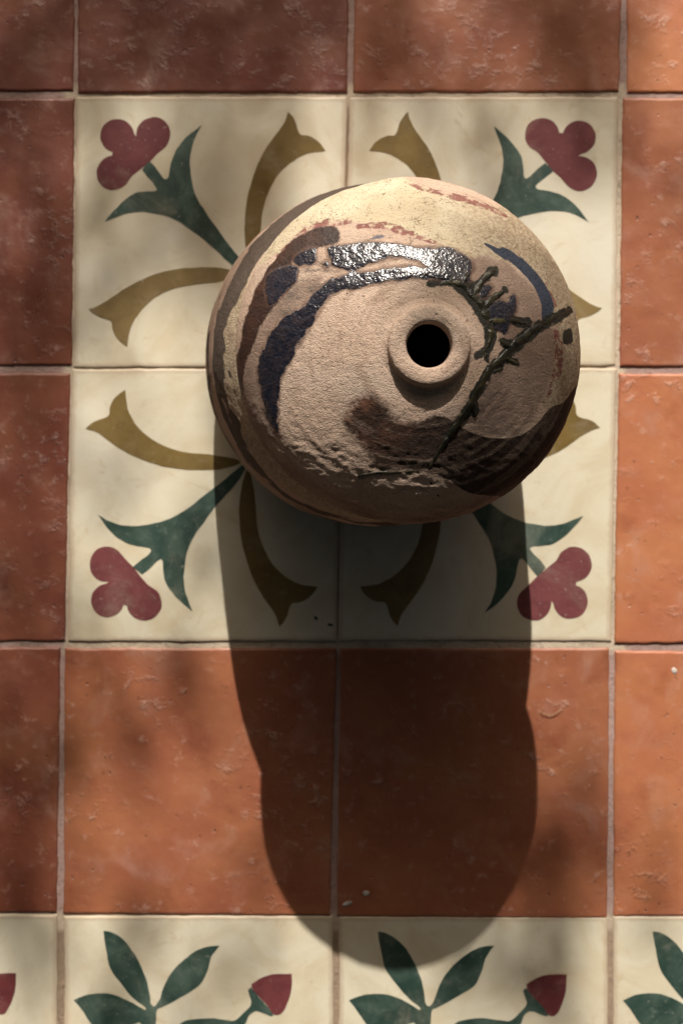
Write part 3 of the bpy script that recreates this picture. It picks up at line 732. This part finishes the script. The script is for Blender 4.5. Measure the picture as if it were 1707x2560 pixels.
def add_leaf(c, ln_, rnd):
    n = Vector((rnd.uniform(-1,1), rnd.uniform(-1,1), rnd.uniform(-.2,1)))+SDIR*.9; n.normalize()
    t_ = n.orthogonal().normalized(); b_ = n.cross(t_); an = rnd.uniform(0, 6.28)
    u_ = t_*math.cos(an)+b_*math.sin(an); v_ = n.cross(u_); b0 = len(LV)
    for (x, y) in leaf_prof: LV.append(c+u_*(x*ln_)+v_*(y*ln_)+n*(abs(y)*.35*ln_-x*x*.25*ln_))
    LF.append((b0, b0+1, b0+2, b0+6, b0+7)); LF.append((b0+2, b0+3, b0+4, b0+5, b0+6))
rl = random.Random(11)
cell = 36.0                                   # survey units across the floor
y0 = -900
for iy in range(int(4400/cell)):
    for ix in range(int(3700/cell)):
        px = -1000+(ix+rl.random())*cell; py = y0+(iy+rl.random())*cell
        c = cover(px, py)
        area = (cell/S)*(cell/S)*math.sin(e)
        lam = -math.log(max(.03, 1-c))*area/(.034*.034*.30*.70)
        k = int(lam)+(1 if rl.random() < lam-int(lam) else 0)
        for _ in range(k):
            x, y = W(px+rl.uniform(-.5,.5)*cell, py+rl.uniform(-.5,.5)*cell)
            add_leaf(Vector((x, y, 0))+SDIR*rl.uniform(3.6, 5.0), rl.uniform(.028, .040), rl)
# added overhead leaves block sky light, kept off the sun's way to the floor
for _ in range(26000):
    cc = Vector((rl.gauss(0, 2.6), rl.uniform(-4.6, 1.9), rl.uniform(2.0, 4.2)))
    fl = cc-SDIR*(cc.z/SDIR.z)
    if -.62 < fl.x < .62 and -.85 < fl.y < .80: continue
    add_leaf(cc, rl.uniform(.12, .19), rl)
hed0 = len(LV); hf0 = len(LF)  # unseen hedge added round the back to cut low sky light
for _ in range(8000):
    an = rl.uniform(math.radians(168), math.radians(372)); rr = rl.uniform(2.9, 3.7)
    add_leaf(Vector((rr*1.15*math.cos(an), rr*math.sin(an), rl.uniform(.05, 3.1))), rl.uniform(.15, .24), rl)
HV, HF = LV[hed0:], [tuple(i-hed0 for i in f) for f in LF[hf0:]]
del LV[hed0:]; del LF[hf0:]
hedge = empty('sky_block_hedge', (0, -3.2, -.02))
tag(hedge, 'added leafy hedge off frame behind the viewer, blocking low sky light', 'hedge')
hl = mesh_obj('foliage', [tuple(v-hedge.location) for v in HV], HF, M_LEAF, hedge, smooth=False); hl['kind'] = 'stuff'
crown_and_sky_block = mesh_obj('crown_and_sky_block', [tuple(v-tree.location) for v in LV], LF, M_LEAF, tree, smooth=False)  # dappling tree leaves together with the added sky-blocking ones
crown_and_sky_block['kind'] = 'stuff'
def limb(name, pts, parent, K=10):
    c_ = crom(pts, 8); n = len(c_); vv = []; ff = []
    for i in range(n):
        T = c_[min(i+1, n-1), :3]-c_[max(i-1, 0), :3]; T /= np.linalg.norm(T); B = np.cross(T, [.3,.9,.1]); B /= np.linalg.norm(B); N = np.cross(B, T)
        for k in range(K): vv.append(c_[i,:3]+c_[i,3]*(1+.1*math.sin(k*2.1+i))*(B*math.cos(2*math.pi*k/K)+N*math.sin(2*math.pi*k/K)))
    for i in range(n-1):
        for k in range(K): ff.append((i*K+k, i*K+(k+1) % K, (i+1)*K+(k+1) % K, (i+1)*K+k))
    return mesh_obj(name, np.array(vv), ff, M_BARK, parent)
for k in range(9):
    an = math.radians(176+k*23.5)
    limb('stem', [(3.8*math.cos(an), 3.3*math.sin(an)+3.2, 0, .03), (3.75*math.cos(an), 3.25*math.sin(an)+3.2, 1.2, .022), (3.7*math.cos(an), 3.2*math.sin(an)+3.2, 2.6, .006)], hedge)
limb('trunk', [(0,0,0,.16),(.05,.05,.8,.12),(-.02,0,1.6,.10),(.1,.05,2.6,.07),(.1,0,3.6,.03)], tree)
limb('branch', [(-.02,0,1.5,.05),(-.7,-.5,1.75,.03),(-1.15,-1.0,1.9,.012),(-1.5,-1.5,2.0,.005)], tree)
limb('branch', [(.05,0,2.4,.06),(.6,-.9,2.9,.035),(.9,-2.2,3.1,.014),(1.0,-3.2,3.2,.005)], tree)
limb('branch', [(0,0,2.0,.05),(-.5,-1.2,2.6,.03),(-.8,-2.6,2.9,.010),(-.9,-4.2,3.0,.004)], tree)
